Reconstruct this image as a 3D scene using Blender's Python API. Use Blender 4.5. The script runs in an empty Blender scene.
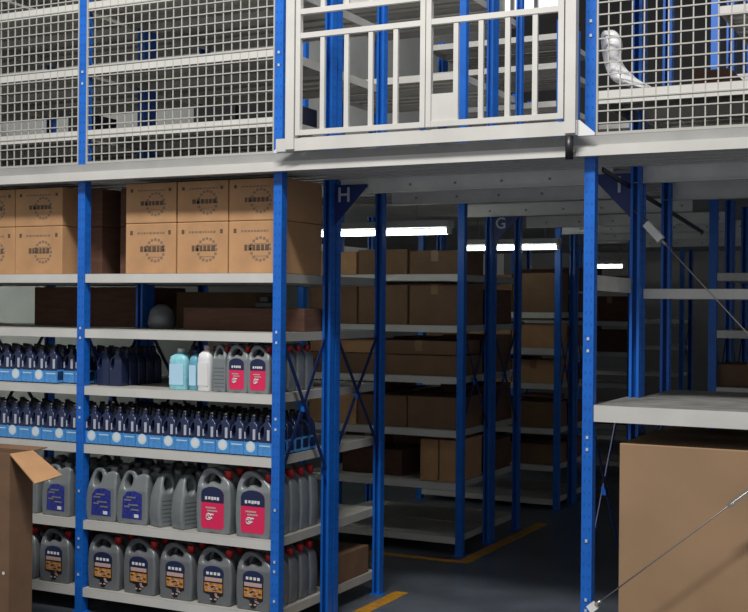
import bpy, bmesh, math, random
from mathutils import Vector, Matrix
random.seed(7)
S = bpy.context.scene
COL = S.collection
PI = math.pi

# ------------------------------------------------------------------ materials
def mat(name, rgb, rough=.5, metal=0, noise=0.0, nscale=8, bump=0, bscale=60, emit=None, estr=0, spec=.5, stretch=None):
    m = bpy.data.materials.new(name); m.use_nodes = True
    nt = m.node_tree; b = nt.nodes['Principled BSDF']
    b.inputs['Base Color'].default_value = (*rgb, 1)
    b.inputs['Roughness'].default_value = rough
    b.inputs['Metallic'].default_value = metal
    b.inputs['Specular IOR Level'].default_value = spec
    tc = None
    if noise or bump:
        tc = nt.nodes.new('ShaderNodeTexCoord')
        mp = nt.nodes.new('ShaderNodeMapping')
        if stretch: mp.inputs['Scale'].default_value = stretch
        nt.links.new(tc.outputs['Object'], mp.inputs['Vector'])
    if noise:
        n = nt.nodes.new('ShaderNodeTexNoise'); n.inputs['Scale'].default_value = nscale
        n.inputs['Detail'].default_value = 5
        nt.links.new(mp.outputs['Vector'], n.inputs['Vector'])
        mr = nt.nodes.new('ShaderNodeMapRange')
        mr.inputs['From Min'].default_value = .3; mr.inputs['From Max'].default_value = .7
        mr.inputs['To Min'].default_value = 1-noise; mr.inputs['To Max'].default_value = 1+noise
        nt.links.new(n.outputs['Fac'], mr.inputs['Value'])
        mx = nt.nodes.new('ShaderNodeVectorMath'); mx.operation = 'SCALE'
        mx.inputs[0].default_value = rgb
        nt.links.new(mr.outputs['Result'], mx.inputs['Scale'])
        nt.links.new(mx.outputs['Vector'], b.inputs['Base Color'])
    if bump:
        n2 = nt.nodes.new('ShaderNodeTexNoise'); n2.inputs['Scale'].default_value = bscale
        nt.links.new(mp.outputs['Vector'], n2.inputs['Vector'])
        bp = nt.nodes.new('ShaderNodeBump'); bp.inputs['Strength'].default_value = bump
        bp.inputs['Distance'].default_value = .01
        nt.links.new(n2.outputs['Fac'], bp.inputs['Height'])
        nt.links.new(bp.outputs['Normal'], b.inputs['Normal'])
    if emit:
        b.inputs['Emission Color'].default_value = (*emit, 1); b.inputs['Emission Strength'].default_value = estr
    return m

M = dict(
 blue   = mat('blue_powder_coat', (.006,.125,.54), .42, 0, .12, 12),
 brace  = mat('dark_blue_bar', (.006,.02,.10), .5),
 white  = mat('cream_powder_coat', (.56,.55,.52), .45, 0, .06, 6),
 shelfm = mat('grey_shelf_metal', (.40,.39,.355), .5, 0, .12, 7),
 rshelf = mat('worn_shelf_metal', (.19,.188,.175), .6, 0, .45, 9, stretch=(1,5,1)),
 web    = mat('grey_beam_web', (.30,.30,.29), .6, 0, .1, 5),
 deck   = mat('galvanised_deck', (.55,.53,.51), .6, 0, .15, 5),
 rib    = mat('deck_rib', (.62,.60,.57), .5),
 jointm = mat('beam_grey', (.78,.77,.74), .55, 0, .10, 6),
 wire   = mat('wire_grey', (.40,.39,.36), .5, 0),
 floor  = mat('painted_concrete', (.078,.092,.112), .3, 0, .3, 2.5, .1, 30),
 yellow = mat('yellow_floor_paint', (.42,.20,.012), .5, 0, .3, 20),
 wall   = mat('plaster', (.36,.37,.35), .8, 0, .1, 2),
 bwall  = mat('dark_cladding', (.05,.05,.05), .8, 0, .15, 2),
 roof   = mat('roof_sheet', (.12,.12,.12), .7, 0, .15, 2),
 card   = mat('cardboard', (.45,.25,.12), .85, 0, .10, 9),
 card2  = mat('pale_cardboard', (.33,.205,.115), .85, 0, .10, 3),
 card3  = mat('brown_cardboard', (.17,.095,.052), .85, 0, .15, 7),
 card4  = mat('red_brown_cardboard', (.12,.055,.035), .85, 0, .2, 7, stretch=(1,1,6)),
 tape   = mat('parcel_tape', (.27,.16,.08), .35),
 ink    = mat('black_ink', (.11,.07,.045), .8),
 inkg   = mat('grey_ink', (.22,.15,.11), .8),
 jug    = mat('silver_plastic', (.20,.22,.23), .34, .15, .06, 20),
 jugd   = mat('dark_silver_plastic', (.15,.16,.17), .36, .15, .06, 20),
 red    = mat('red_cap', (.50,.02,.02), .4),
 grcap  = mat('grey_cap', (.20,.20,.22), .4),
 pink   = mat('magenta_label', (.72,.02,.10), .4),
 navy   = mat('navy_label', (.012,.02,.07), .4),
 lblue  = mat('deep_blue_label', (.03,.04,.25), .35, 0, .5, 60),
 orange = mat('orange_label', (.48,.21,.05), .4, 0, .5, 70),
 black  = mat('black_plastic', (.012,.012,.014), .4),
 lwhite = mat('white_label', (.72,.72,.72), .4),
 lpink  = mat('pale_pink_label', (.52,.36,.35), .4),
 navyb  = mat('navy_bottle_plastic', (.012,.02,.06), .25),
 azure  = mat('azure_label', (.07,.27,.62), .35, 0, .15, 60),
 azurel = mat('pale_blue_label', (.45,.68,.85), .35),
 cyan   = mat('pale_cyan_label', (.25,.58,.66), .4, 0, .15, 50),
 cyand  = mat('mid_cyan_plastic', (.12,.36,.48), .4),
 wjug   = mat('white_plastic', (.70,.71,.72), .4),
 bag    = mat('white_polythene', (.68,.68,.70), .35, 0, .08, 20, .5, 30),
 steel  = mat('steel_wire', (.42,.40,.38), .35, .8),
 bolt   = mat('zinc_clip', (.62,.66,.70), .35, .3),
 signb  = mat('sign_blue', (.012,.03,.17), .4),
 signl  = mat('sign_letter', (.50,.54,.62), .5),
 lamp   = mat('tube_glow', (.9,.9,.9), .5, emit=(.93,1,.94), estr=7),
 lampb  = mat('lamp_body', (.5,.5,.48), .5),
 glass  = mat('daylit_glazing', (.8,.8,.8), .3, emit=(1,1,1), estr=1.3),
 ribshade = mat('rib_gap_shade', (.12,.12,.12), .7),
 slot   = mat('slot_blue', (.005,.085,.38), .5),
 hilite  = mat('bottle_highlight', (.45,.48,.58), .4),
 green  = mat('foliage_glow', (.1,.2,.05), .8),
)

# ------------------------------------------------------------------ mesh helpers
class MB:
    def __init__(s): s.bm = bmesh.new(); s.mats = []
    def mi(s, m):
        if m not in s.mats: s.mats.append(m)
        return s.mats.index(m)
    def box(s, x0,x1,y0,y1,z0,z1, m):
        i = s.mi(m); v = [s.bm.verts.new((x,y,z)) for z in (z0,z1) for y in (y0,y1) for x in (x0,x1)]
        for f in ((0,2,3,1),(4,5,7,6),(0,1,5,4),(2,6,7,3),(0,4,6,2),(1,3,7,5)):
            fc = s.bm.faces.new([v[k] for k in f]); fc.material_index = i
        return s
    def bar(s, a, b, w, t, m, up=(0,0,1)):
        a, b = Vector(a), Vector(b); d = (b-a); L = d.length; d.normalize()
        u = Vector(up); r = d.cross(u)
        if r.length < 1e-4: r = Vector((1,0,0))
        r.normalize(); u = r.cross(d); i = s.mi(m)
        v = [s.bm.verts.new(p + r*sx*w/2 + u*sz*t/2) for p in (a,b) for sx,sz in ((-1,-1),(1,-1),(1,1),(-1,1))]
        for f in ((0,1,2,3),(7,6,5,4),(0,4,5,1),(1,5,6,2),(2,6,7,3),(3,7,4,0)):
            s.bm.faces.new([v[k] for k in f]).material_index = i
        return s
    def tube(s, pts, rad, m, n=10, cap=True):
        i = s.mi(m); rings = []
        pts = [Vector(p) for p in pts]
        rads = rad if isinstance(rad, (list,tuple)) else [rad]*len(pts)
        for k, p in enumerate(pts):
            d = (pts[min(k+1,len(pts)-1)] - pts[max(k-1,0)]).normalized()
            a = Vector((0,0,1)) if abs(d.z) < .9 else Vector((0,1,0))
            r = d.cross(a).normalized(); u = r.cross(d)
            rings.append([s.bm.verts.new(p + (r*math.cos(2*PI*j/n) + u*math.sin(2*PI*j/n))*rads[k]) for j in range(n)])
        for A, B in zip(rings, rings[1:]):
            for j in range(n):
                f = s.bm.faces.new((A[j],A[(j+1)%n],B[(j+1)%n],B[j])); f.material_index = i; f.smooth = True
        if cap:
            s.bm.faces.new(rings[0]).material_index = i
            s.bm.faces.new(list(reversed(rings[-1]))).material_index = i
        return s
    def prism(s, pts, y0, y1, m):          # polygon in xz, extruded along y
        i = s.mi(m)
        a = [s.bm.verts.new((x,y0,z)) for x,z in pts]; b = [s.bm.verts.new((x,y1,z)) for x,z in pts]
        s.bm.faces.new(a).material_index = i; s.bm.faces.new(list(reversed(b))).material_index = i
        n = len(pts)
        for k in range(n):
            s.bm.faces.new((a[k],b[k],b[(k+1)%n],a[(k+1)%n])).material_index = i
        return s
    def build(s, name, parent=None, loc=(0,0,0), bevel=0):
        bmesh.ops.recalc_face_normals(s.bm, faces=s.bm.faces)
        me = bpy.data.meshes.new(name); s.bm.to_mesh(me); s.bm.free()
        for m in s.mats: me.materials.append(m)
        o = bpy.data.objects.new(name, me); COL.objects.link(o); o.location = loc
        if parent: o.parent = parent
        if bevel:
            b = o.modifiers.new('b','BEVEL'); b.width = bevel; b.segments = 2; b.limit_method = 'ANGLE'
        return o

def tag(o, label, cat, group=None):
    o['label'] = label; o['category'] = cat
    if group: o['group'] = group
    return o
def struct(o): o['kind'] = 'structure'; return o
def empty(name, loc=(0,0,0), rz=0):
    o = bpy.data.objects.new(name, None); o.location = loc; o.rotation_euler.z = rz
    o.empty_display_size = .1; COL.objects.link(o); return o
def copy_tree(o, parent=None):
    c = o.copy(); COL.objects.link(c); c.parent = parent
    for ch in o.children: copy_tree(ch, c)
    return c
def curve_solid(outer, hole, half, bev, m, res=4):
    """closed smooth silhouette (with an optional hole) in xz, made solid along y -> mesh"""
    cu = bpy.data.curves.new('c','CURVE'); cu.dimensions = '2D'; cu.fill_mode = 'BOTH'
    cu.extrude = half-bev; cu.bevel_depth = bev; cu.bevel_resolution = 2; cu.offset = -bev
    for pts in [outer]+([hole] if hole else []):
        sp = cu.splines.new('BEZIER'); sp.bezier_points.add(len(pts)-1)
        for bp, p in zip(sp.bezier_points, pts):
            bp.co = (p[0], p[1], 0); bp.handle_left_type = bp.handle_right_type = 'AUTO' if (len(p) < 3) else 'VECTOR'
        sp.use_cyclic_u = True; sp.resolution_u = res
    o = bpy.data.objects.new('c', cu); COL.objects.link(o)
    dg = bpy.context.evaluated_depsgraph_get(); dg.update()
    me = bpy.data.meshes.new_from_object(o.evaluated_get(dg))
    bpy.data.objects.remove(o)
    me.transform(Matrix.Rotation(PI/2, 4, 'X'))
    me.materials.clear(); me.materials.append(m)
    for p in me.polygons: p.use_smooth = abs(p.normal.y) < .95; p.material_index = 0
    return me
ORD = ['first','second','third','fourth','fifth','sixth','seventh','eighth','ninth','tenth','eleventh','twelfth','thirteenth','fourteenth','fifteenth','sixteenth']

# ------------------------------------------------------------------ setting
XA, XB, XC = -4.144, -2.965, -1.455
LEFT = [-6.502, -5.323, XA, XB]            # post lines left of the main aisle
RIGHT = [XC, -.27, .91]
XD = -1.388
RIGHT2 = [XD, -.205, .975]
def plane(name, x0,x1,y0,y1,z0,z1, m): return struct(MB().box(x0,x1,y0,y1,z0,z1,m).build(name))
plane('floor', -6.8, 6, -4, 18, -.1, 0, M['floor'])
plane('wall_back', -8.2, 6, 17.6, 17.8, 0, 7.4, M['bwall'])
plane('wall_left', -6.8, -6.6, 3.2, 17.6, 0, 7.4, M['wall'])
plane('ceiling', -8.2, 6, 5.2, 17.8, 7.4, 7.5, M['roof'])
for n,(a,b,c,d) in enumerate([(-6.85,-5.70,6.1,7.0)]):
    w = MB().box(a,b,17.56,17.60,c,d,M['glass']).build('window_%d'%(n+1)); struct(w)
    f = MB()
    for k in range(4):
        x = a+(b-a)*k/3; f.box(x-.03,x+.03,17.5,17.57,c-.05,d+.05,M['lampb'])
    f.box(a,b,17.5,17.57,c-.05,c,M['lampb']).box(a,b,17.5,17.57,d,d+.05,M['lampb'])
    f.build('window_frame', w)
# painted floor lines round the rows
y = MB().box(-2.905,-2.825,4.3,6.08,0,.002,M['yellow']).build('trim_1'); struct(y)
y = MB().box(-2.905,-2.825,6.93,8.5,0,.002,M['yellow']).box(-7,-2.825,6.93,7.0,0,.0021,M['yellow']).build('trim_2'); struct(y)

# ------------------------------------------------------------------ racks
def make_post(x, y, h, face, t, slots=True):
    """perforated channel post; face = -1 looks at the camera side"""
    b = MB(); w, d = .045, .048
    m = M['blue']
    # U channel: web toward the face, two side flanges with a folded lip
    yf = face*d/2
    b.box(-w/2, w/2, yf-.0015 if face>0 else yf, yf if face>0 else yf+.0015, 0, h, m)
    for s in (-1,1):
        b.box(s*w/2-(.0015 if s>0 else 0), s*w/2+(.0015 if s<0 else 0), -d/2+.0015, d/2-.0015, 0, h, m)
        b.box(*(sorted((s*w/2, s*.010))), *(sorted((-yf, -yf+face*.0015))), 0, h, m)
    o = b.build('post', t, (x,y,0))
    if slots:
        b = MB(); z = .12
        while z < h-.05:                       # punched holes, shown dark
            for s in (-1,1): b.box(s*.011-.003, s*.011+.003, yf-.0008, yf+.0008, z, z+.012, M['slot'])
            for s in (-1,1): b.box(w/2-.0007, w/2+.0009, s*.011-.003, s*.011+.003, z+.025, z+.037, M['slot'])
            z += .05
        b.build('slot_row', o)
    return o
def clips(post, zs, face=-1):
    b = MB()
    for z in zs: b.box(-.005,.005,-.0275,-.0235,z,z+.012,M['bolt'])
    b.build('clip', post)
def make_shelf(x0,x1,y0,y1,z,t,lip=.045,m=None,name='shelf'):
    """tray shelf, z = lower edge of its folded lip"""
    m = m or M['shelfm']; b = MB(); zt = z+lip
    b.box(x0,x1,y0,y1,zt-.002,zt,m)
    for ya,yb in ((y0,y0+.002),(y1-.002,y1)): b.box(x0,x1,ya,yb,z,zt-.002,M['white'])
    for ya,yb in ((y0+.002,y0+.016),(y1-.016,y1-.002)): b.box(x0,x1,ya,yb,z,z+.002,m)
    for xa,xb in ((x0,x0+.002),(x1-.002,x1)): b.box(xa,xb,y0+.002,y1-.002,z+.002,zt-.002,m)
    for k in (1,2,3):                          # stiffening folds under the tray
        yy = y0+(y1-y0)*k/4; b.box(x0+.01,x1-.01,yy-.015,yy+.015,zt-.014,zt-.002,m)
    return b.build(name, t)
def rack(label, group, edges, yf, yb, levels, uppers, top, near=False, braces=((.78,1.42),), bayskip=(), lips=None, rdx=0):
    t = empty('shelving_rack', (edges[0], yf, 0)); tag(t, label, 'shelving', group)
    ox, oy = edges[0], yf
    for x in edges:
        for yy, f in ((yf+.024,-1),(yb-.024,1)):
            p = make_post(x-ox+(rdx if f>0 else 0), yy-oy, top, f, t, near)
            MB().box(-.04,.04,-.025,.025,0,.005,M['blue']).build('base_plate', p)
            if near and f < 0: clips(p, [.33,.375,1.0,1.05,1.41,1.46,2.72,2.78,.62,.19])
        for za, zb in braces:
            b = MB(); y0, y1 = yf+.05-oy, yb-.05-oy
            b.bar((x-ox-.008,y0,za),(x-ox-.008,y1,zb),.004,.022,M['brace'])
            b.bar((x-ox+.008,y0,zb),(x-ox+.008,y1,za),.004,.022,M['brace'])
            b.box(x-ox-.01,x-ox+.01,(y0+y1)/2-.018,(y0+y1)/2+.018,(za+zb)/2-.018,(za+zb)/2+.018,M['blue'])
            b.build('cross_brace', t)
    for i,(a,c) in enumerate(zip(edges, edges[1:])):
        for k,z in enumerate(list(levels)+list(uppers)):
            if (i,k) in bayskip: continue
            lip = (lips or {}).get(k, .045)
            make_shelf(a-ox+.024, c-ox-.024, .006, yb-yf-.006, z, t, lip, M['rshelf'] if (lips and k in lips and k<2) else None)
    return t
LV = [.083,.4315,.8235,1.1234,1.4167,1.7005]
UP = [2.44,2.772,3.098,3.43]
GV = [.071,.414,.751,1.095,1.425,1.756]
FV = [.037,.30,.59,.945,1.223,1.506]
TOP = 3.95
H1 = rack('nearest blue and cream steel rack on the left, filled with oil jugs and boxes', 'steel racks', LEFT, 4.88, 5.412, LV, UP, TOP, True, braces=((.76,1.42),))
H2 = rack('mostly empty steel rack standing back to back behind the oil jugs rack', 'steel racks', LEFT, 5.424, 6.0, LV, UP, TOP, True, braces=((.82,1.42),))
UG = [2.45,3.05,3.6]
G1 = rack('steel rack of brown cartons seen across the first cross aisle', 'steel racks', LEFT[2:], 7.13, 7.655, GV, UG, TOP)
G2 = rack('steel rack back to back behind the carton rack, beside sign G', 'steel racks', LEFT[2:], 7.667, 8.22, GV, UG, TOP)
F1 = rack('dark steel rack of cartons left of the aisle, behind the sign G rack', 'steel racks', LEFT[2:], 9.1, 9.52, FV, [3.17,3.47,3.70], 3.85)
F2 = rack('steel rack backing the dark carton rack, third double row on the left', 'steel racks', LEFT[2:], 9.535, 10.0, FV, [3.17,3.47,3.70], 3.85)
E1 = rack('steel rack in the fourth row on the left of the aisle, deep in shade', 'steel racks', LEFT[2:], 11.3, 11.8, LV, [2.5,2.9,3.3], 3.7)
D1 = rack('farthest steel rack on the left near the back wall', 'steel racks', LEFT[2:], 13.5, 14.0, LV, [2.5,2.9,3.3], 3.7)
I1 = rack('front steel rack on the right, one wide shelf over a big carton', 'steel racks', RIGHT, 4.88, 5.412, [1.123], [2.44,3.15,3.5], TOP, True, braces=((.5,1.1),), lips={0:.07,1:.055}, rdx=.067)
I2 = rack('steel rack behind the big carton on the right, one bare shelf at eye height', 'steel racks', RIGHT2, 5.424, 6.0, [1.123,1.638], [2.44,3.15,3.5], TOP, True, braces=((.5,1.1),), lips={0:.07})
o_ = I1
b = MB(); b.bar((-.012,.05,1.702),(.05,.50,1.695),.008,.065,M['shelfm']).box(-.03,-.012,.05,.07,1.66,1.74,M['bolt']).build('side_rail', I1)
J1 = rack('steel rack right of the aisle in the second row', 'steel racks', RIGHT2, 7.13, 7.655, GV, [2.5,2.9,3.3], TOP)
J2 = rack('steel rack right of the aisle backing the second row', 'steel racks', RIGHT2, 7.667, 8.22, GV, [2.5,2.9,3.3], TOP)
K1 = rack('steel rack right of the aisle in the third row', 'steel racks', RIGHT2, 9.3, 9.85, LV, [2.5,2.9,3.3], 3.85)
L1 = rack('farthest steel rack right of the aisle', 'steel racks', RIGHT2, 11.5, 12.05, LV, [2.5,2.9,3.3], 3.7)

# ------------------------------------------------------------------ mezzanine
b = MB(); b.box(-6.52,.93,4.832,4.874,2.220,2.224,M['white']).box(-6.52,.93,4.832,4.837,2.224,2.264,M['white'])
b.box(-6.52,.93,4.837,4.866,2.260,2.264,M['white'])
eb = b.build('edge_beam'); tag(eb, 'long cream steel edge beam along the upper floor, above the boxes', 'beam')
MB().box(0,7.45,0,.012,0,.042,M['web']).build('toe_plate', eb, (-6.52,4.862,2.264))
dk = empty('mezzanine_deck', (-2.8,9.5,2.30)); tag(dk, 'grey sheet metal upper floor deck carried between the racks over the aisles', 'floor deck')
MB().box(-3.7,3.7,-4.62,5.0,-.035,0,M['deck']).build('deck_sheet', dk)
MB().box(-3.7,3.7,-4.61,-4.1,-.038,-.0352,M['ribshade']).build('rib_shade_sheet', dk)  # darkened sheet behind the ribs, shade of the gaps put into its colour
b = MB(); yy = 4.92
while yy < 6.9:
    b.box(-3.7,3.7,yy-9.5,yy-9.5+.045,-.068,-.035,M['rib']); yy += .105
b.build('deck_ribs', dk)
for n,(yb_,lab) in enumerate([(5.418,'behind the row sign H'),(6.012,'over the end of the first cross aisle'),(7.118,'at the front of the sign G row'),(8.232,'behind the sign G row'),(9.05,'in front of the third row'),(10.02,'behind the third row'),(11.25,'in front of the fourth row')]):
    b = MB()
    z0 = 2.16 if n != 1 else 2.15
    b.box(XB+.05,XC-.05,yb_-.004,yb_+.004,z0,2.24,M['jointm'])
    b.box(XB+.05,XC-.05,yb_-.02,yb_+.02,z0,z0+.004,M['jointm'])
    for k in range(6): 
        x = XB+.2+k*.24; b.box(x-.006,x+.006,yb_-.008,yb_-.004,z0+.03,z0+.042,M['web'])
    tag(b.build('cross_beam'), 'grey steel cross beam under the upper floor spanning the aisle, '+lab, 'beam')
for n,(yb_,z0,lab) in enumerate([(5.418,2.16,'nearer of the two right of sign I'),(6.006,2.13,'farther of the two right of sign I')]):
    b = MB(); b.box(XC+.03,-.3,yb_-.004,yb_+.004,z0,2.25,M['jointm']).box(XC+.03,-.3,yb_-.02,yb_+.02,z0,z0+.004,M['jointm'])
    tag(b.build('cross_beam'), 'light grey steel beam under the upper floor, '+lab, 'beam')
# dark tie running back from the right front post
tb = MB().bar((XC+.035,4.95,2.175),(XC+.035,7.0,2.03),.008,.02,M['black']).build('tie_bar')
tag(tb, 'dark sloping tie bar running back from the front right post above sign I', 'bar')

# row signs on knee plates
def row_sign(ch, xp, yp, side, lab):
    t = empty('row_sign', (xp, yp, 2.0)); tag(t, lab, 'sign', 'row letter plates')
    b = MB(); b.prism([(0,0),(0,.205),(side*.185,.205),(side*.185,.195)], -.003, .003, M['signb']); b.build('plate', t)
    cu = bpy.data.curves.new('t','FONT'); cu.body = ch; cu.size = .105; cu.extrude = .001; cu.align_x = 'CENTER'; cu.offset = .0012
    o = bpy.data.objects.new('t', cu); COL.objects.link(o)
    dg = bpy.context.evaluated_depsgraph_get(); dg.update()
    me = bpy.data.meshes.new_from_object(o.evaluated_get(dg)); bpy.data.objects.remove(o)
    me.materials.clear(); me.materials.append(M['signl'])
    me.transform(Matrix.Translation((side*.055, -.0045, .12)) @ Matrix.Rotation(PI/2, 4, 'X'))
    l = bpy.data.objects.new('letter', me); COL.objects.link(l); l.parent = t
row_sign('H', XB+.026, 5.395, 1, 'blue triangular plate with pale letter H at the end of the near left row')
row_sign('G', XB+.026, 7.63, 1, 'dark blue triangular plate with pale letter G on the second row')
row_sign('I', XD-.026, 5.395, -1, 'blue triangular plate with pale letter I on the right row')

# fluorescent fittings
def tube_light(x0,x1,y,z,lab):
    t = empty('ceiling_lamp', (x0,y,z)); tag(t, lab, 'lamp', 'fluorescent lamps')
    MB().box(0,x1-x0,-.05,.05,.03,.07,M['lampb']).build('housing', t)
    MB().tube([(.02,0,.005),(x1-x0-.02,0,.005)],.017,M['lamp'],10).build('tube', t)
    for xx in (.0,x1-x0-.02): MB().box(xx,xx+.02,-.02,.02,-.01,.03,M['lampb']).build('socket', t)
    b = MB()
    for f in (.15,.85): b.tube([((x1-x0)*f,0,.07),((x1-x0)*f,0,2.26-z)],.003,M['steel'],6)
    b.build('hanger', t)
tube_light(-4.25,-2.79,6.55,2.03,'lit fluorescent tube over the first cross aisle behind sign H')
tube_light(-6.0,-4.6,6.55,2.03,'lit fluorescent tube over the first cross aisle, farther left behind the racks')
tube_light(-3.56,-2.80,8.64,2.035,'lit fluorescent tube over the second cross aisle behind sign G')
tube_light(-3.75,-3.42,12.8,2.03,'small lit fluorescent tube deep between the farthest racks')

# ------------------------------------------------------------------ mesh panels on the upper floor
def mesh_panel(x0,x1,lab):
    t = empty('mesh_panel', (x0,4.888,2.31)); tag(t, lab, 'mesh panel', 'wire mesh guard panels')
    W = x1-x0; Hh = 1.25; b = MB(); n = round(W/.05)
    for k in range(1,n): b.bar((W*k/n,0,0),(W*k/n,0,Hh),.0055,.0045,M['wire'])
    k = 1
    while k*.05 < Hh: b.bar((0,-.003,k*.05),(W,-.003,k*.05),.0045,.0055,M['wire']); k += 1
    b.build('wire_grid', t)
    f = MB(); f.box(0,W,-.008,.002,0,.012,M['wire']).box(0,W,-.008,.002,Hh-.012,Hh,M['wire'])
    f.box(0,.008,-.008,.002,.012,Hh-.012,M['wire']).box(W-.008,W,-.008,.002,.012,Hh-.012,M['wire'])
    f.build('panel_frame', t)
mesh_panel(LEFT[0]+.024,LEFT[1]-.024,'wire mesh guard panel farthest left on the upper floor, outside the picture edge')
mesh_panel(LEFT[1]+.024,XA-.024,'wire mesh guard panel on the upper floor at the left picture edge')
mesh_panel(XA+.024,XB-.024,'wire mesh guard panel on the upper floor between the two left posts')
mesh_panel(XC+.024,RIGHT[1]-.024,'wire mesh guard panel on the upper floor right of the gate')

# ------------------------------------------------------------------ gate
W = M['white']
fr = empty('gate_surround', (-2.9,4.79,2.30)); tag(fr, 'cream fixed frame with a deep kick board around the upper floor gate', 'gate frame')
FX0,FX1 = -2.865,-1.487
MB().box(FX0,FX0+.045,4.775,4.815,2.31,3.5,W).build('stile', fr).matrix_parent_inverse = Matrix.Translation((2.9,-4.79,-2.30))
MB().box(FX1-.045,FX1,4.775,4.815,2.31,3.5,W).build('stile', fr).matrix_parent_inverse = Matrix.Translation((2.9,-4.79,-2.30))
MB().box(FX0-.055,FX1+.004,4.785,4.80,2.303,2.362,W).box(FX0-.055,FX1+.004,4.80,4.828,2.303,2.307,W).build('kick_board', fr).matrix_parent_inverse = Matrix.Translation((2.9,-4.79,-2.30))
def br(s, x):
    o = MB().prism([(x,2.30),(x+s*.075,2.30),(x+s*.075,2.31),(x+s*.01,2.365),(x,2.365)],4.80,4.812,M['lwhite']).build('corner_bracket', fr)
    o.matrix_parent_inverse = Matrix.Translation((2.9,-4.79,-2.30))
br(-1,FX0); br(1,FX1)
def gate_leaf(x0,x1,lab,plate=False,bal=()):
    t = empty('gate_leaf', (x0,4.79,2.37)); tag(t, lab, 'gate', 'double gate leaves'); I = Matrix.Translation((-x0,-4.79,-2.37))
    def p(mb,n): o = mb.build(n,t); o.matrix_parent_inverse = I
    p(MB().box(x0,x0+.024,4.775,4.80,2.372,3.45,W),'stile'); p(MB().box(x1-.024,x1,4.775,4.80,2.372,3.45,W),'stile')
    for z in (2.372,2.815,2.925,3.42): p(MB().box(x0+.024,x1-.024,4.777,4.798,z,z+.024,W),'rail')
    for x in bal:
        p(MB().box(x-.011,x+.011,4.78,4.795,2.396,2.815,W),'baluster')
        p(MB().box(x-.011,x+.011,4.78,4.795,2.949,3.42,W),'baluster')
    if plate: p(MB().box(x0+.024,bal[0]-.011,4.784,4.788,2.396,2.515,W),'lock_plate')
gate_leaf(-2.812,-2.162,'left leaf of the cream barred gate on the upper floor',False,(-2.675,-2.552,-2.43,-2.307))
gate_leaf(-2.158,-1.538,'right leaf of the cream barred gate, with a small solid lock plate',True,(-2.02,-1.905,-1.785,-1.664))
b = MB(); b.tube([(-1.515,4.79,2.205),(-1.515,4.79,2.30)],.017,M['black'],12).box(-1.53,-1.50,4.80,4.832,2.235,2.25,M['steel'])
o = b.build('drop_bolt', fr); o.matrix_parent_inverse = Matrix.Translation((2.9,-4.79,-2.30)); o['label'] = 'black drop bolt'

# ------------------------------------------------------------------ cardboard boxes
BI = 0
def carton(x0,x1,y0,y1,z0,z1,lab,grp=None,m='card',print_=None,tape=False):
    b = MB(); w,d,h = x1-x0,y1-y0,z1-z0
    b.box(-w/2,w/2,-d/2,d/2,0,h,M[m])
    o = b.build('cardboard_box', None, ((x0+x1)/2,(y0+y1)/2,z0), bevel=.004); tag(o,lab,'box',grp)
    if tape:
        MB().box(-.025,.025,-d/2-.0012,-d/2+.001,h-.07,h,M['tape']).box(-.025,.025,-d/2,d/2,h-.001,h+.0012,M['tape']).build('packing_tape', o)
    if print_:
        b = MB(); yy = -d/2-.0012; rnd = random.Random(print_)
        def r(x0,x1,z0,z1,mm='ink'): b.box(x0,x1,yy,yy+.001,z0,z1,M[mm])
        for s in (-1,1): r(s*w*.38-.008,s*w*.38+.008,h*.78,h*.86)
        x = -w*.26
        while x < w*.26:                         # row of small print
            ww = rnd.uniform(.006,.02); r(x,x+ww,h*.795,h*.83,'inkg'); x += ww+.006
        x = -w*.20
        while x < w*.24:                         # bold word
            ww = rnd.uniform(.014,.024); r(x,x+ww,h*.44,h*.55); x += ww+.006
        for k in range(16):                      # round wreath mark behind it
            a = 2*PI*k/16; cx,cz = w*.1+.055*math.cos(a), h*.47+.055*math.sin(a)
            r(cx-.007,cx+.007,cz-.006,cz+.006,'inkg')
        for k in range(3): r(w*.1-.035,w*.1+.035,h*.33+k*.03,h*.335+k*.03,'inkg')
        b.build('printing', o)
    return o
# top shelf, near left row
zt = 1.7005+.0455
cols = [(-3.925,-3.612),(-3.606,-3.304),(-3.300,-2.994)]
nm = ['left','middle','right']
for i,(a,c) in enumerate(cols):
    for r in range(2):
        carton(a,c,4.965+.004*i,5.36,zt+r*.258,zt+[.256,.462][r],'tan printed carton on the top shelf right bay, %s column, %s layer'%(nm[i],['bottom','upper'][r]),'tan printed cartons on the top shelf',print_=10+i*3+r)
for i,(a,c) in enumerate([(-4.672,-4.345),(-5.003,-4.676),(-5.29,-5.01)]):
    for r in range(2):
        carton(a,c,4.965,5.36,zt+r*.258,zt+[.256,.462][r],'tan printed carton on the top shelf left bay, %s column from the post, %s layer'%(ORD[i],['bottom','upper'][r]),'tan printed cartons on the top shelf',print_=40+i*3+r)
for r in range(2):
    carton(-4.10,-3.94,5.14,5.39,zt+r*.258,zt+[.256,.462][r],'dark brown carton set back in the gap right of the left post, %s'%['bottom','on top'][r],'set back cartons',m='card4')
    carton(-4.33,-4.19,5.10,5.39,zt+r*.258,zt+[.256,.462][r],'dark brown carton set back in the gap left of the left post, %s'%['bottom','on top'][r],'set back cartons',m='card4')
z2 = 1.4167+.0455
carton(-5.02,-4.215,5.50,5.9,z2,z2+.225,'wide red-brown carton behind the left post under the tan cartons',m='card4')
carton(-4.08,-3.55,5.62,5.93,z2,z2+.20,'dark brown carton in the back rack above the oil bottles',m='card3')
carton(-3.73,-3.0,5.20,5.39,z2,z2+.115,'long flat brown carton lying on the second shelf above the pink jugs',m='card4')
b = MB(); b.box(-.05,.05,-.04,.04,0,.03,M['black']).box(-.03,.02,-.03,.03,.03,.06,M['black'])
tag(b.build('bracket_bundle',None,(-3.27,5.29,z2+.1155),.004),'small black metal bundle lying on the long flat carton','bundle')
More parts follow.
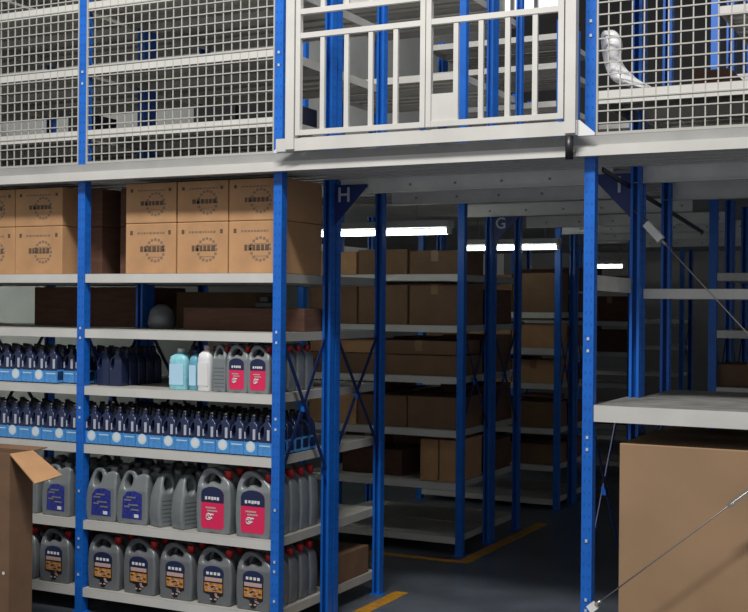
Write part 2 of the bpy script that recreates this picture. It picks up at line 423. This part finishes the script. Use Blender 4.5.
b = MB().tube([(-.0,0,0),(0,0,.03),(0,0,.10),(0,0,.13)],[.06,.075,.06,.02],M['jugd'],12)
tag(b.build('parts_bag',None,(-3.90,5.24,z2)),'small grey filled bag on the second shelf right of the rear blue post','bag')
# second row (sign G), carton shelves
def row_boxes(xa,xb,y0,y1,z,hmin,hmax,n,wh,grp,m='card3',gap=.01,seed=1):
    rnd = random.Random(seed); x = xb
    w = (xb-xa)/n
    for i in range(n):
        ww = w-gap; h = rnd.uniform(hmin,hmax); yy = y0+rnd.uniform(0,.03)
        carton(x-ww,x,yy,y1,z,z+h,'%s, %s from the right'%(wh,ORD[i]),grp,m=m if rnd.random()<.8 else ('card' if m=='card3' else 'card3'),tape=rnd.random()<.5)
        x -= w
G0,G1_ = XA+.03, XB-.03
def gz(k): return GV[k]+.0455
row_boxes(G0,G1_,7.17,7.6,gz(5),.15,.18,3,'brown carton on the shelf level behind sign H','cartons in the second row')
row_boxes(G0,G1_,7.17,7.6,gz(4),.255,.27,3,'tall brown carton behind the H posts, fifth shelf up','cartons in the second row',seed=2)
row_boxes(G0,G1_,7.17,7.6,gz(3),.13,.135,2,'flat brown carton on the fourth shelf up behind the H posts','cartons in the second row',seed=3)
row_boxes(G0,G1_-.02,7.19,7.6,gz(3)+.137,.09,.10,2,'flat brown carton atop the fourth shelf cartons','cartons in the second row',seed=4)
row_boxes(G0,G1_,7.17,7.6,gz(2),.20,.21,3,'brown carton on the third shelf up behind the H posts','cartons in the second row',seed=5)
carton(-3.12,-2.995,7.17,7.6,gz(1),gz(1)+.27,'narrow tan carton at the right end of the second shelf up, behind the aisle post','cartons in the second row',m='card')
carton(-3.255,-3.13,7.17,7.6,gz(1),gz(1)+.27,'narrow tan carton beside the end one on the second shelf up','cartons in the second row',m='card')
carton(-3.9,-3.45,7.3,7.6,gz(1),gz(1)+.17,'low dark carton on the second shelf up, left of the tan pair','cartons in the second row',m='card4')
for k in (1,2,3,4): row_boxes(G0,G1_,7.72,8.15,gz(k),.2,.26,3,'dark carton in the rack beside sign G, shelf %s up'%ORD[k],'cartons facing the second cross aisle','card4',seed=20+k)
for k,hh in ((1,.2),(2,.24),(3,.2),(4,.21),(5,.33)): row_boxes(G0,G1_,9.14,9.48,FV[k]+.0455,hh-.04,hh,3,'brown carton in the third row, shelf %s up'%ORD[k],'cartons in the third row',seed=30+k)
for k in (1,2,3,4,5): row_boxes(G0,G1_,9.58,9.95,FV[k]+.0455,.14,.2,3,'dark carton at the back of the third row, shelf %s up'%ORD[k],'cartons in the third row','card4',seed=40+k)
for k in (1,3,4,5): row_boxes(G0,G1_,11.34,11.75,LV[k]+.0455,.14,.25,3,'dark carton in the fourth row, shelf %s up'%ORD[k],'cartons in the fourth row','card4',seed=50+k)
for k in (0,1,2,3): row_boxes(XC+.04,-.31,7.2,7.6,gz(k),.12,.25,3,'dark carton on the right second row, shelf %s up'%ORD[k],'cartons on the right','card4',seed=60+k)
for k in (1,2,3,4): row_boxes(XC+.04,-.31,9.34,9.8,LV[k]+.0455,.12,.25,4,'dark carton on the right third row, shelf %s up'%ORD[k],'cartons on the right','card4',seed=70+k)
# back unit of the H row, low
carton(-3.55,-3.0,5.5,5.93,.083+.0455,.083+.0455+.15,'low brown carton on the bottom shelf of the rack behind the jugs',m='card3')
# upper floor
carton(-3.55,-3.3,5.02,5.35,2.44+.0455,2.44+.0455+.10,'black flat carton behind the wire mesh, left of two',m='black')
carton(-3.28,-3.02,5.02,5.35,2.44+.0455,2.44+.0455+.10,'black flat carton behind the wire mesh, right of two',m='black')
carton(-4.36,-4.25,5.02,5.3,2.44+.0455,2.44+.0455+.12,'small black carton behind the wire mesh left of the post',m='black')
carton(-1.16,-1.00,5.5,5.9,2.44+.0455,2.44+.0455+.18,'red-brown carton behind the wire mesh on the right',m='card4')
row_boxes(-1.38,-.32,7.2,7.6,2.5+.0455,.15,.25,4,'dark carton on the upper floor right of the gate','upper floor cartons','card4',seed=81)

# big carton under the right shelf
bx = carton(-1.332,-.36,4.93,5.75,0,1.035,'very large tan carton standing on the floor under the right shelf',m='card2')
# open carton in front, bottom left
t = empty('open_carton', (-4.45,4.3,0)); tag(t,'brown open carton with raised side flap standing in front of the left racks','box')
zc = .885
b = MB(); x0,x1,y0,y1 = -.30,.383,0,.155; c = M['card3']
for a in ((x0,x1,y0,y0+.006),(x0,x1,y1-.006,y1)): b.box(a[0],a[1],a[2],a[3],0,zc,c)
for a in ((x0,x0+.006,y0+.006,y1-.006),(x1-.006,x1,y0+.006,y1-.006)): b.box(a[0],a[1],a[2],a[3],0,zc,c)
b.box(x0,x1,y0,y1,0,.006,c); b.build('carton_body', t)
# right flap, bent outwards and down
i = MB(); v=[(x1,y0,zc),(x1,y1,zc),(x1+.165,y1+.02,zc-.11),(x1+.155,y0,zc-.128)]
def quad(v,th,m,name,par):
    q = MB(); n = (Vector(v[1])-Vector(v[0])).cross(Vector(v[2])-Vector(v[1])).normalized()*th; mi = q.mi(m)
    A=[q.bm.verts.new(p) for p in v]; B=[q.bm.verts.new(Vector(p)+n) for p in v]
    q.bm.faces.new(A); q.bm.faces.new(B[::-1])
    for k in range(4): q.bm.faces.new((A[k],B[k],B[(k+1)%4],A[(k+1)%4]))
    return q.build(name,par)
i.bm.free()
quad(v,.005,M['card'],'side_flap',t)  # flap in paler cardboard than the body, its lit tone in the colour
quad([(x1,y1,zc),(x0,y1,zc),(x0,y1+.10,zc+.005),(x1,y1+.10,zc+.005)],.005,c,'back_flap',t)
MB().tube([(.35,y0-.001,.32),(.35,y0-.0025,.32)],.008,M['lwhite'],12).build('round_sticker', t)

# ------------------------------------------------------------------ jugs
def rect(b,x0,x1,z0,z1,yy,m): b.box(x0,x1,yy,yy+.001,z0,z1,m)
def round_top(w,z0,z1,arch,n=8,cut=.012):
    p = [(-w+cut,z0),(w-cut,z0),(w,z0+cut)]
    for k in range(n+1):
        a = PI*k/n; p.append((w*math.cos(a), z1+arch*math.sin(a)))
    p.append((-w,z0+cut)); return p
A_out = [(-.092,.0),(0,0),(.092,.0),(.099,.02),(.099,.19),(.09,.222),(.062,.242),(.03,.262),(0,.278),(-.035,.282),(-.068,.27),(-.09,.24),(-.099,.20),(-.099,.02)]
A_hole = [(-.066,.214),(-.05,.245),(-.015,.258),(.018,.247),(.04,.226),(.02,.214),(-.02,.222),(-.05,.207)]
B_out = [(-.09,.0),(0,0),(.09,.0),(.098,.02),(.098,.18),(.094,.235),(.09,.262),(.03,.262),(.02,.255),(.005,.275),(-.025,.285),(-.055,.272),(-.075,.235),(-.092,.17),(-.098,.14),(-.098,.02)]
B_hole = [(-.052,.205),(-.05,.24),(-.03,.262),(-.008,.25),(-.004,.22),(-.018,.195),(-.038,.185)]
def shape_depth(me, zs, zt, f):
    for v in me.vertices:
        if v.co.z > zs: v.co.y *= 1-(1-f)*min(1,(v.co.z-zs)/(zt-zs))
A_me = curve_solid(A_out,A_hole,.049,.014,M['jug']); shape_depth(A_me,.195,.25,.55)
B_me = curve_solid(B_out,B_hole,.049,.014,M['jug']); shape_depth(B_me,.18,.26,.5)
A_med = A_me.copy(); A_med.materials[0] = M['jugd']
B_med = B_me.copy(); B_med.materials[0] = M['jugd']
def jug(kind):
    t = empty('oil_jug')
    me = {'pink':A_me,'orange':A_med,'blue':B_me,'plain':B_me,'plainA':A_me}[kind]
    o = bpy.data.objects.new('jug_body', me); COL.objects.link(o); o.parent = t
    capm = M['red'] if kind in ('pink','orange','plainA') else M['grcap']
    cx,cz = (.066,.238) if me in (A_me,A_med) else (.06,.256)
    b = MB().tube([(cx,.004,cz-.012),(cx,.004,cz+.004),(cx,.004,cz+.004),(cx,.004,cz+.034),(cx,.004,cz+.036)],[.016,.016,.021,.021,.018],capm,14); b.build('cap', t)
    yy = -.0505; b = MB()
    if kind == 'pink':
        b.prism(round_top(.068,.020,.172,.032),yy,yy+.0015,M['pink'])
        b.prism([(-.0675,.135),(.0675,.135)]+[(.0675*math.cos(PI*k/8),.173+.031*math.sin(PI*k/8)) for k in range(9)],yy-.001,yy,M['navy'])
        for k,xx in enumerate((-.038,-.018,.0,.016,.033)): rect(b,xx-.006,xx+.007,.146+.002*(k%2),.160,yy-.002,M['lwhite'])
        for k,(xa,xb,za) in enumerate(((-.04,.02,.108),(-.03,.03,.095),(-.025,.0,.065),(-.035,-.02,.075),(-.01,.008,.08))): rect(b,xa,xb,za,za+.007,yy-.002,M['lpink'] if k<2 else M['lwhite'])
        b.tube([(-.022+.014*math.cos(a*PI/6),yy-.002,.072+.014*math.sin(a*PI/6)) for a in range(12)],.0028,M['lwhite'],5)
    elif kind == 'orange':
        b.prism([(-.06,.142),(.06,.142)]+[(.06*math.cos(PI*k/8),.165+.03*math.sin(PI*k/8)) for k in range(9)],yy,yy+.0015,M['navy']); b.prism([(-.058,.058),(-.02,.05),(-.012,.012),(.012,.012),(.03,.04),(.058,.052),(.058,.142),(-.058,.142)],yy,yy+.0015,M['black'])
        for k,xx in enumerate((-.034,-.012,.01,.032)): rect(b,xx-.007,xx+.008,.150,.164,yy-.002,M['lwhite'])
        rect(b,-.05,.052,.118,.137,yy-.002,M['lpink'])
        rect(b,-.052,.054,.065,.110,yy-.002,M['orange'])
        rnd = random.Random(3)
        for k in range(10):
            xa = rnd.uniform(-.05,.03); za = rnd.uniform(.065,.1); rect(b,xa,xa+.018,za,za+.006,yy-.003,M['black'] if k%2 else M['lpink'])
        for k in range(6):
            xa = rnd.uniform(-.04,.03); za = rnd.uniform(.025,.055); rect(b,xa,xa+.014,za,za+.007,yy-.003,M['lpink'])
    elif kind == 'blue':
        b.prism([(-.06,.03),(.068,.03),(.068,.165),(.02,.178),(-.03,.172),(-.055,.14)],yy,yy+.0015,M['lblue'])
        for k,(xa,xb,za) in enumerate(((-.045,.0,.125),(-.03,.03,.14),(-.02,.045,.10),(-.045,-.01,.09),(0,.05,.075))): rect(b,xa,xb,za,za+.008,yy-.002,M['grcap'])
        rect(b,.02,.048,.038,.056,yy-.002,M['lwhite'])
    else:
        for k in range(6): rect(b,-.08,.085,.03+k*.022,.034+k*.022,yy,M['jugd'])
    b.build('front_label' if kind in ('pink','orange','blue') else 'moulded_ribs', t)
    return t
proto = {}
def place_jug(kind,x,y,z,rz,label,grp,s=1):
    if kind not in proto: proto[kind] = o = jug(kind)
    else: o = copy_tree(proto[kind])
    o.location = (x,y,z); o.rotation_euler.z = rz; o.scale = (s,s,s); tag(o,label,'jug',grp); return o
DEPTH = ['in the front row','second one back','third one back','fourth one back','rearmost of its file']
jit = random.Random(5)
def file(kind,x,z,desc,grp,n=5,rz=0,s=1,y0=4.95,dy=.097):
    for k in range(n):
        k2 = kind
        o = place_jug(k2,x+jit.uniform(-.004,.004),y0+dy*k,z,rz+jit.uniform(-.03,.03),'%s, %s'%(desc,DEPTH[k]),grp,s); o.scale.y = s*.82 if not rz else s
z6, z5, z3, z4 = .083+.0455, .4315+.0455, 1.1234+.0455, .8235+.0455
g6 = 'orange labelled oil jugs on the bottom shelf'
for i,x in enumerate([-4.012,-3.785,-3.56,-3.335,-3.105]):
    file('orange',x,z6,'orange labelled oil jug, bottom shelf, %s from left post'%ORD[i],g6,s=.98)
for i,x in enumerate([-4.335,-4.57,-4.8]):
    file('orange',x,z6,'orange labelled oil jug, bottom shelf, %s left of the post'%ORD[i],g6,n=5 if i<2 else 1,s=.98)
def pinkf(x,desc):
    for k in range(5):
        o = place_jug('pink',x,4.95+.097*k,z5,jit.uniform(-.02,.02),'%s, %s'%(desc,DEPTH[k]),'silver oil jugs on the second shelf up'); o.scale = (.98,.82,1.12)
g5 = 'silver oil jugs on the second shelf up'
for i,x in enumerate([-4.035,-3.83]): file('blue',x,z5,'deep blue labelled oil jug, %s right of left post'%ORD[i],g5,s=.95)
for i,x in enumerate([-4.33,-4.55]): file('blue',x,z5,'deep blue labelled oil jug, %s left of left post'%ORD[i],g5,s=.95)
for i,x in enumerate([-3.665,-3.53]): file('plain',x,z5,'ribbed grey oil jug turned sideways, %s of the pair'%['left','right'][i],g5,n=2,rz=math.radians(72),s=.93,y0=5.0,dy=.235)
for i,x in enumerate([-3.338,-3.108]): pinkf(x,'magenta labelled oil jug, second shelf up, %s file'%['left','right'][i])
g3 = 'jugs on the fourth shelf up'
for i,x in enumerate([-3.225,-3.085]): file('pink',x,z3,'small silver oil jug with magenta label on the fourth shelf up, %s of two files'%['left','right'][i],g3,s=.66,y0=4.945,dy=.11) if False else None
def narrow(o): o.scale = (.62,.76,.82)
for i,x in enumerate([-3.205,-3.085]):
    for k in range(5):
        o = place_jug('pink',x,4.945+.09*k,z3,jit.uniform(-.03,.03),'small magenta labelled jug, fourth shelf up, %s file, %s'%(['left','right'][i],DEPTH[k]),g3); narrow(o)
for k in range(5):
    o = place_jug('plainA',-3.308,4.945+.09*k,z3,math.radians(0),'narrow grey ribbed red-capped jug, fourth shelf up, %s'%DEPTH[k],g3); o.scale = (.38,.76,.82)
def bottle(name,w,d,h,m,capm,label,lm=None):
    t = empty(name); b = MB()
    n = 16; prof = [(0,.97),(.02,1),(.7,1),(.80,.9),(.86,.55),(.88,.34),(.93,.32)]
    i = b.mi(m); rings = []
    for zf,r in prof:
        ring = []
        for j in range(n):
            a = 2*PI*(j+.5)/n; ca,sa = math.cos(a),math.sin(a)
            e = .45; x = math.copysign(abs(ca)**e,ca)*w/2*r; y_ = math.copysign(abs(sa)**e,sa)*d/2*(r if r>.5 else r*w/d if w<d else r)
            ring.append(b.bm.verts.new((x,y_,h*zf)))
        rings.append(ring)
    for A,B in zip(rings,rings[1:]):
        for j in range(n):
            f = b.bm.faces.new((A[j],A[(j+1)%n],B[(j+1)%n],B[j])); f.material_index = i; f.smooth = True
    b.bm.faces.new(rings[0]); b.bm.faces.new(rings[-1])
    b.build('bottle_body', t)
    MB().tube([(0,0,h*.91),(0,0,h)],.018,capm,12).build('cap', t)
    if lm: MB().box(-w*.4,w*.4,-d/2-.001,-d/2+.0005,h*.12,h*.62,lm).build('front_label', t)
    tag(t,label,'bottle'); return t
o = bottle('detergent_bottle',.105,.08,.205,M['cyan'],M['wjug'],'pale cyan bottle on the fourth shelf up, leftmost of the mixed bottles',M['azurel']); o.location=(-3.565,4.955,z3)
o = bottle('detergent_bottle',.05,.07,.20,M['cyand'],M['navy'],'narrow blue-cyan bottle right of the pale cyan one',M['azurel']); o.location=(-3.475,4.96,z3)
o = bottle('detergent_bottle',.075,.08,.225,M['wjug'],M['lpink'],'white bottle between the cyan bottles and the grey jugs',M['lwhite']); o.location=(-3.40,4.945,z3)
o = bottle('detergent_bottle',.09,.08,.215,M['jugd'],M['navy'],'dark bottle behind the pale cyan bottle',None); o.location=(-3.56,5.06,z3)
o = bottle('detergent_bottle',.09,.08,.215,M['jugd'],M['red'],'dark bottle behind the white bottle',None); o.location=(-3.43,5.07,z3)

# ------------------------------------------------------------------ blue one-litre bottles
C_out = [(-.036,0),(0,0),(.036,0),(.039,.008),(.039,.085),(.037,.125),(.028,.15),(.012,.165),(.012,.18),(-.012,.18),(-.012,.165),(-.02,.158),(-.034,.135),(-.039,.095),(-.039,.008)]
C_hole = [(-.029,.095),(-.028,.125),(-.018,.142),(-.012,.13),(-.013,.10),(-.02,.088)]
C_me = curve_solid(C_out,C_hole,.030,.007,M['navyb'],3); shape_depth(C_me,.12,.17,.5)
def blue_bottle(em):
    t = empty('oil_bottle')
    o = bpy.data.objects.new('bottle_body', C_me); COL.objects.link(o); o.parent = t
    MB().tube([(0,0,.176),(0,0,.198)],.014,M['black'],10).build('cap', t)
    b = MB(); b.box(-.0385,.0385,-.0312,-.0285,.006,.068,M['azure'])
    b.box(.0385,.0397,-.0285,.0285,.006,.074,M['azure']); b.box(-.0397,-.0385,-.0285,.0285,.006,.074,M['azure'])
    if em: b.tube([(0,-.031,.045),(0,-.0325,.045)],.027,M['azurel'],14); b.tube([(0,-.0325,.045),(0,-.033,.045)],.019,M['lwhite'],12)
    else: b.box(-.03,.03,-.032,-.0312,.05,.056,M['azurel'])
    b.box(.012,.026,-.0315,-.0285,.08,.13,M['hilite']); b.box(-.036,-.030,-.0315,-.0285,.082,.115,M['hilite'])  # pale strips painted on as highlights of the upper bottle
    b.build('label_and_highlights', t); return t
BP = [blue_bottle(True), blue_bottle(False)]; used = [False,False]
def place_bottle(e,x,y,z,label,grp):
    if not used[e]: o = BP[e]; used[e] = True
    else: o = copy_tree(BP[e])
    o.location = (x,y,z); o.rotation_euler.z = jit.uniform(-.12,.12) if False else jit.uniform(-.05,.05); tag(o,label,'bottle',grp)
BD = ['front row','second row back','third row back','fourth row back','rear row','last row']
for k in range(6):
    for i in range(14):
        place_bottle((i+1)%2, XB-.07-i*.0805, 4.93+k*.072, z4, 'blue bottle, third shelf, right bay, %s, %s from right post'%(BD[k],ORD[i]), 'blue oil bottles on the third shelf up')
for k in range(4):
    for i in range(9):
        place_bottle((i+1)%2, XA-.07-i*.0805, 4.93+k*.072, z4, 'blue bottle, third shelf, left bay, %s, %s from the post'%(BD[k],ORD[i]), 'blue oil bottles on the third shelf up')
for k in range(4):
    for i in range(9):
        place_bottle((i+1)%2 if i>1 else 1, XA-.07-i*.0805, (4.95 if i>1 else 5.0)+k*.072, z3, 'blue bottle, fourth shelf, left bay, %s, %s from post'%(BD[k],ORD[i]), 'blue oil bottles on the fourth shelf up')
dk_b = None
for k in range(5):
    for i in range(2):
        if dk_b is None:
            dk_b = o = empty('oil_bottle'); q = bpy.data.objects.new('bottle_body', C_me); COL.objects.link(q); q.parent = o
            MB().tube([(0,0,.176),(0,0,.198)],.014,M['black'],10).build('cap', o)
        else: o = copy_tree(dk_b)
        o.location = (XA+.085+i*.0805, 4.985+k*.072, z3)
        tag(o, 'unlabelled navy bottle set back right of the left post, %s, %s from post'%(BD[k],ORD[i]), 'bottle', 'navy bottles on the fourth shelf up')

# ------------------------------------------------------------------ cables
def cable(name,lab,a,b_,fit,turn=None):
    t = empty(name, a); tag(t,lab,'cable'); a,b_ = Vector(a),Vector(b_); d = (b_-a)
    MB().tube([(0,0,0),d],.0028,M['steel'],8).build('wire', t)
    n = d.normalized()
    MB().bar(n*fit[0],n*fit[1],.034,.034,M['jointm'],up=(0,1,0)).tube([n*fit[1],n*(fit[1]+.03)],.007,M['steel'],8).build('end_fitting', t)
    if turn:
        p,q = n*turn[0], n*turn[1]; u = Vector((-n.z,0,n.x))*.009
        MB().bar(p+u,q+u,.006,.006,M['steel']).bar(p-u,q-u,.006,.006,M['steel']).bar(p-u*1.3,p+u*1.3,.012,.012,M['steel']).bar(q-u*1.3,q+u*1.3,.012,.012,M['steel']).build('turnbuckle', t)
cable('brace_cable','thin steel bracing cable with a grey end clamp sloping down right from beside sign I',(-1.40,5.37,2.04),(-.62,5.37,1.19),(.09,.19))
cable('brace_cable','thin steel bracing cable with turnbuckle crossing in front of the very large carton',(-1.42,4.82,.36),(-.55,4.82,1.10),(0,.03),(.73,.86))

# ------------------------------------------------------------------ crumpled white sheet behind the mesh, right
b = MB(); i = b.mi(M['bag']); pts = [(-1.415,2.765,.02),(-1.405,2.745,.042),(-1.385,2.69,.05),(-1.395,2.64,.034),(-1.375,2.58,.045),(-1.34,2.54,.055),(-1.28,2.515,.04),(-1.22,2.503,.012)]
rings = []; rr = random.Random(11)
for (x,z,r) in pts:
    rings.append([b.bm.verts.new((x+r*math.cos(a)*rr.uniform(.75,1.15), 4.98+r*.8*math.sin(a)*rr.uniform(.7,1.2), max(2.497,z+.3*r*math.cos(a*2)*rr.uniform(0,1)))) for a in [2*PI*j/14 for j in range(14)]])
for A,B in zip(rings,rings[1:]):
    for j in range(14):
        f = b.bm.faces.new((A[j],A[(j+1)%14],B[(j+1)%14],B[j])); f.smooth = True
b.bm.faces.new(rings[0]); b.bm.faces.new(rings[-1])
pb = b.build('plastic_bag'); tag(pb,'crumpled white plastic bag slumped behind the mesh right of the gate','bag')
sm = pb.modifiers.new('s','SUBSURF'); sm.levels = sm.render_levels = 2

# ------------------------------------------------------------------ light
w = bpy.data.worlds.new('w'); S.world = w; w.use_nodes = True
bg = w.node_tree.nodes['Background']; bg.inputs['Color'].default_value = (.95,.97,1,1); bg.inputs['Strength'].default_value = .42
def area(name,loc,target,sx,sy,power,col):
    l = bpy.data.lights.new(name,'AREA'); l.shape = 'RECTANGLE'; l.size = sx; l.size_y = sy; l.energy = power; l.color = col
    o = bpy.data.objects.new(name,l); COL.objects.link(o); o.location = loc
    o.rotation_euler = (Vector(target)-Vector(loc)).to_track_quat('-Z','Y').to_euler(); return o
area('skylight',(-2.0,1.7,6.3),(-2.7,4.9,1.9),3.0,.3,390,(1,.97,.93))
area('aisle_tube_light_b',(-5.3,6.55,2.01),(-6.2,7.6,1.2),1.4,.05,14,(.95,1,.93))
area('upper_hall_fill',(-2.2,9,7.2),(-2.2,9,0),6,8,200,(1,1,1))  # added fill to brighten the upper floor, no fitting of the hall

# ------------------------------------------------------------------ camera
yaw,pitch,roll = .4656,-.0011,.0088
f = Vector((-math.sin(yaw)*math.cos(pitch), math.cos(yaw)*math.cos(pitch), math.sin(pitch)))
r = Vector((math.cos(yaw), math.sin(yaw), 0)); u = r.cross(f)
R_ = math.cos(roll)*r + math.sin(roll)*u; U_ = -math.sin(roll)*r + math.cos(roll)*u
cam = bpy.data.cameras.new('camera'); co = bpy.data.objects.new('camera', cam); COL.objects.link(co)
co.matrix_world = Matrix(((R_.x,U_.x,-f.x,0),(R_.y,U_.y,-f.y,0),(R_.z,U_.z,-f.z,1.6),(0,0,0,1)))
cam.sensor_width = 36; cam.lens = 1207/748*36; cam.clip_start = .05
S.camera = co
S.view_settings.view_transform = 'Standard'; S.view_settings.look = 'None'
S.view_settings.gamma = 1; S.view_settings.use_curve_mapping = False; S.view_settings.exposure = 0
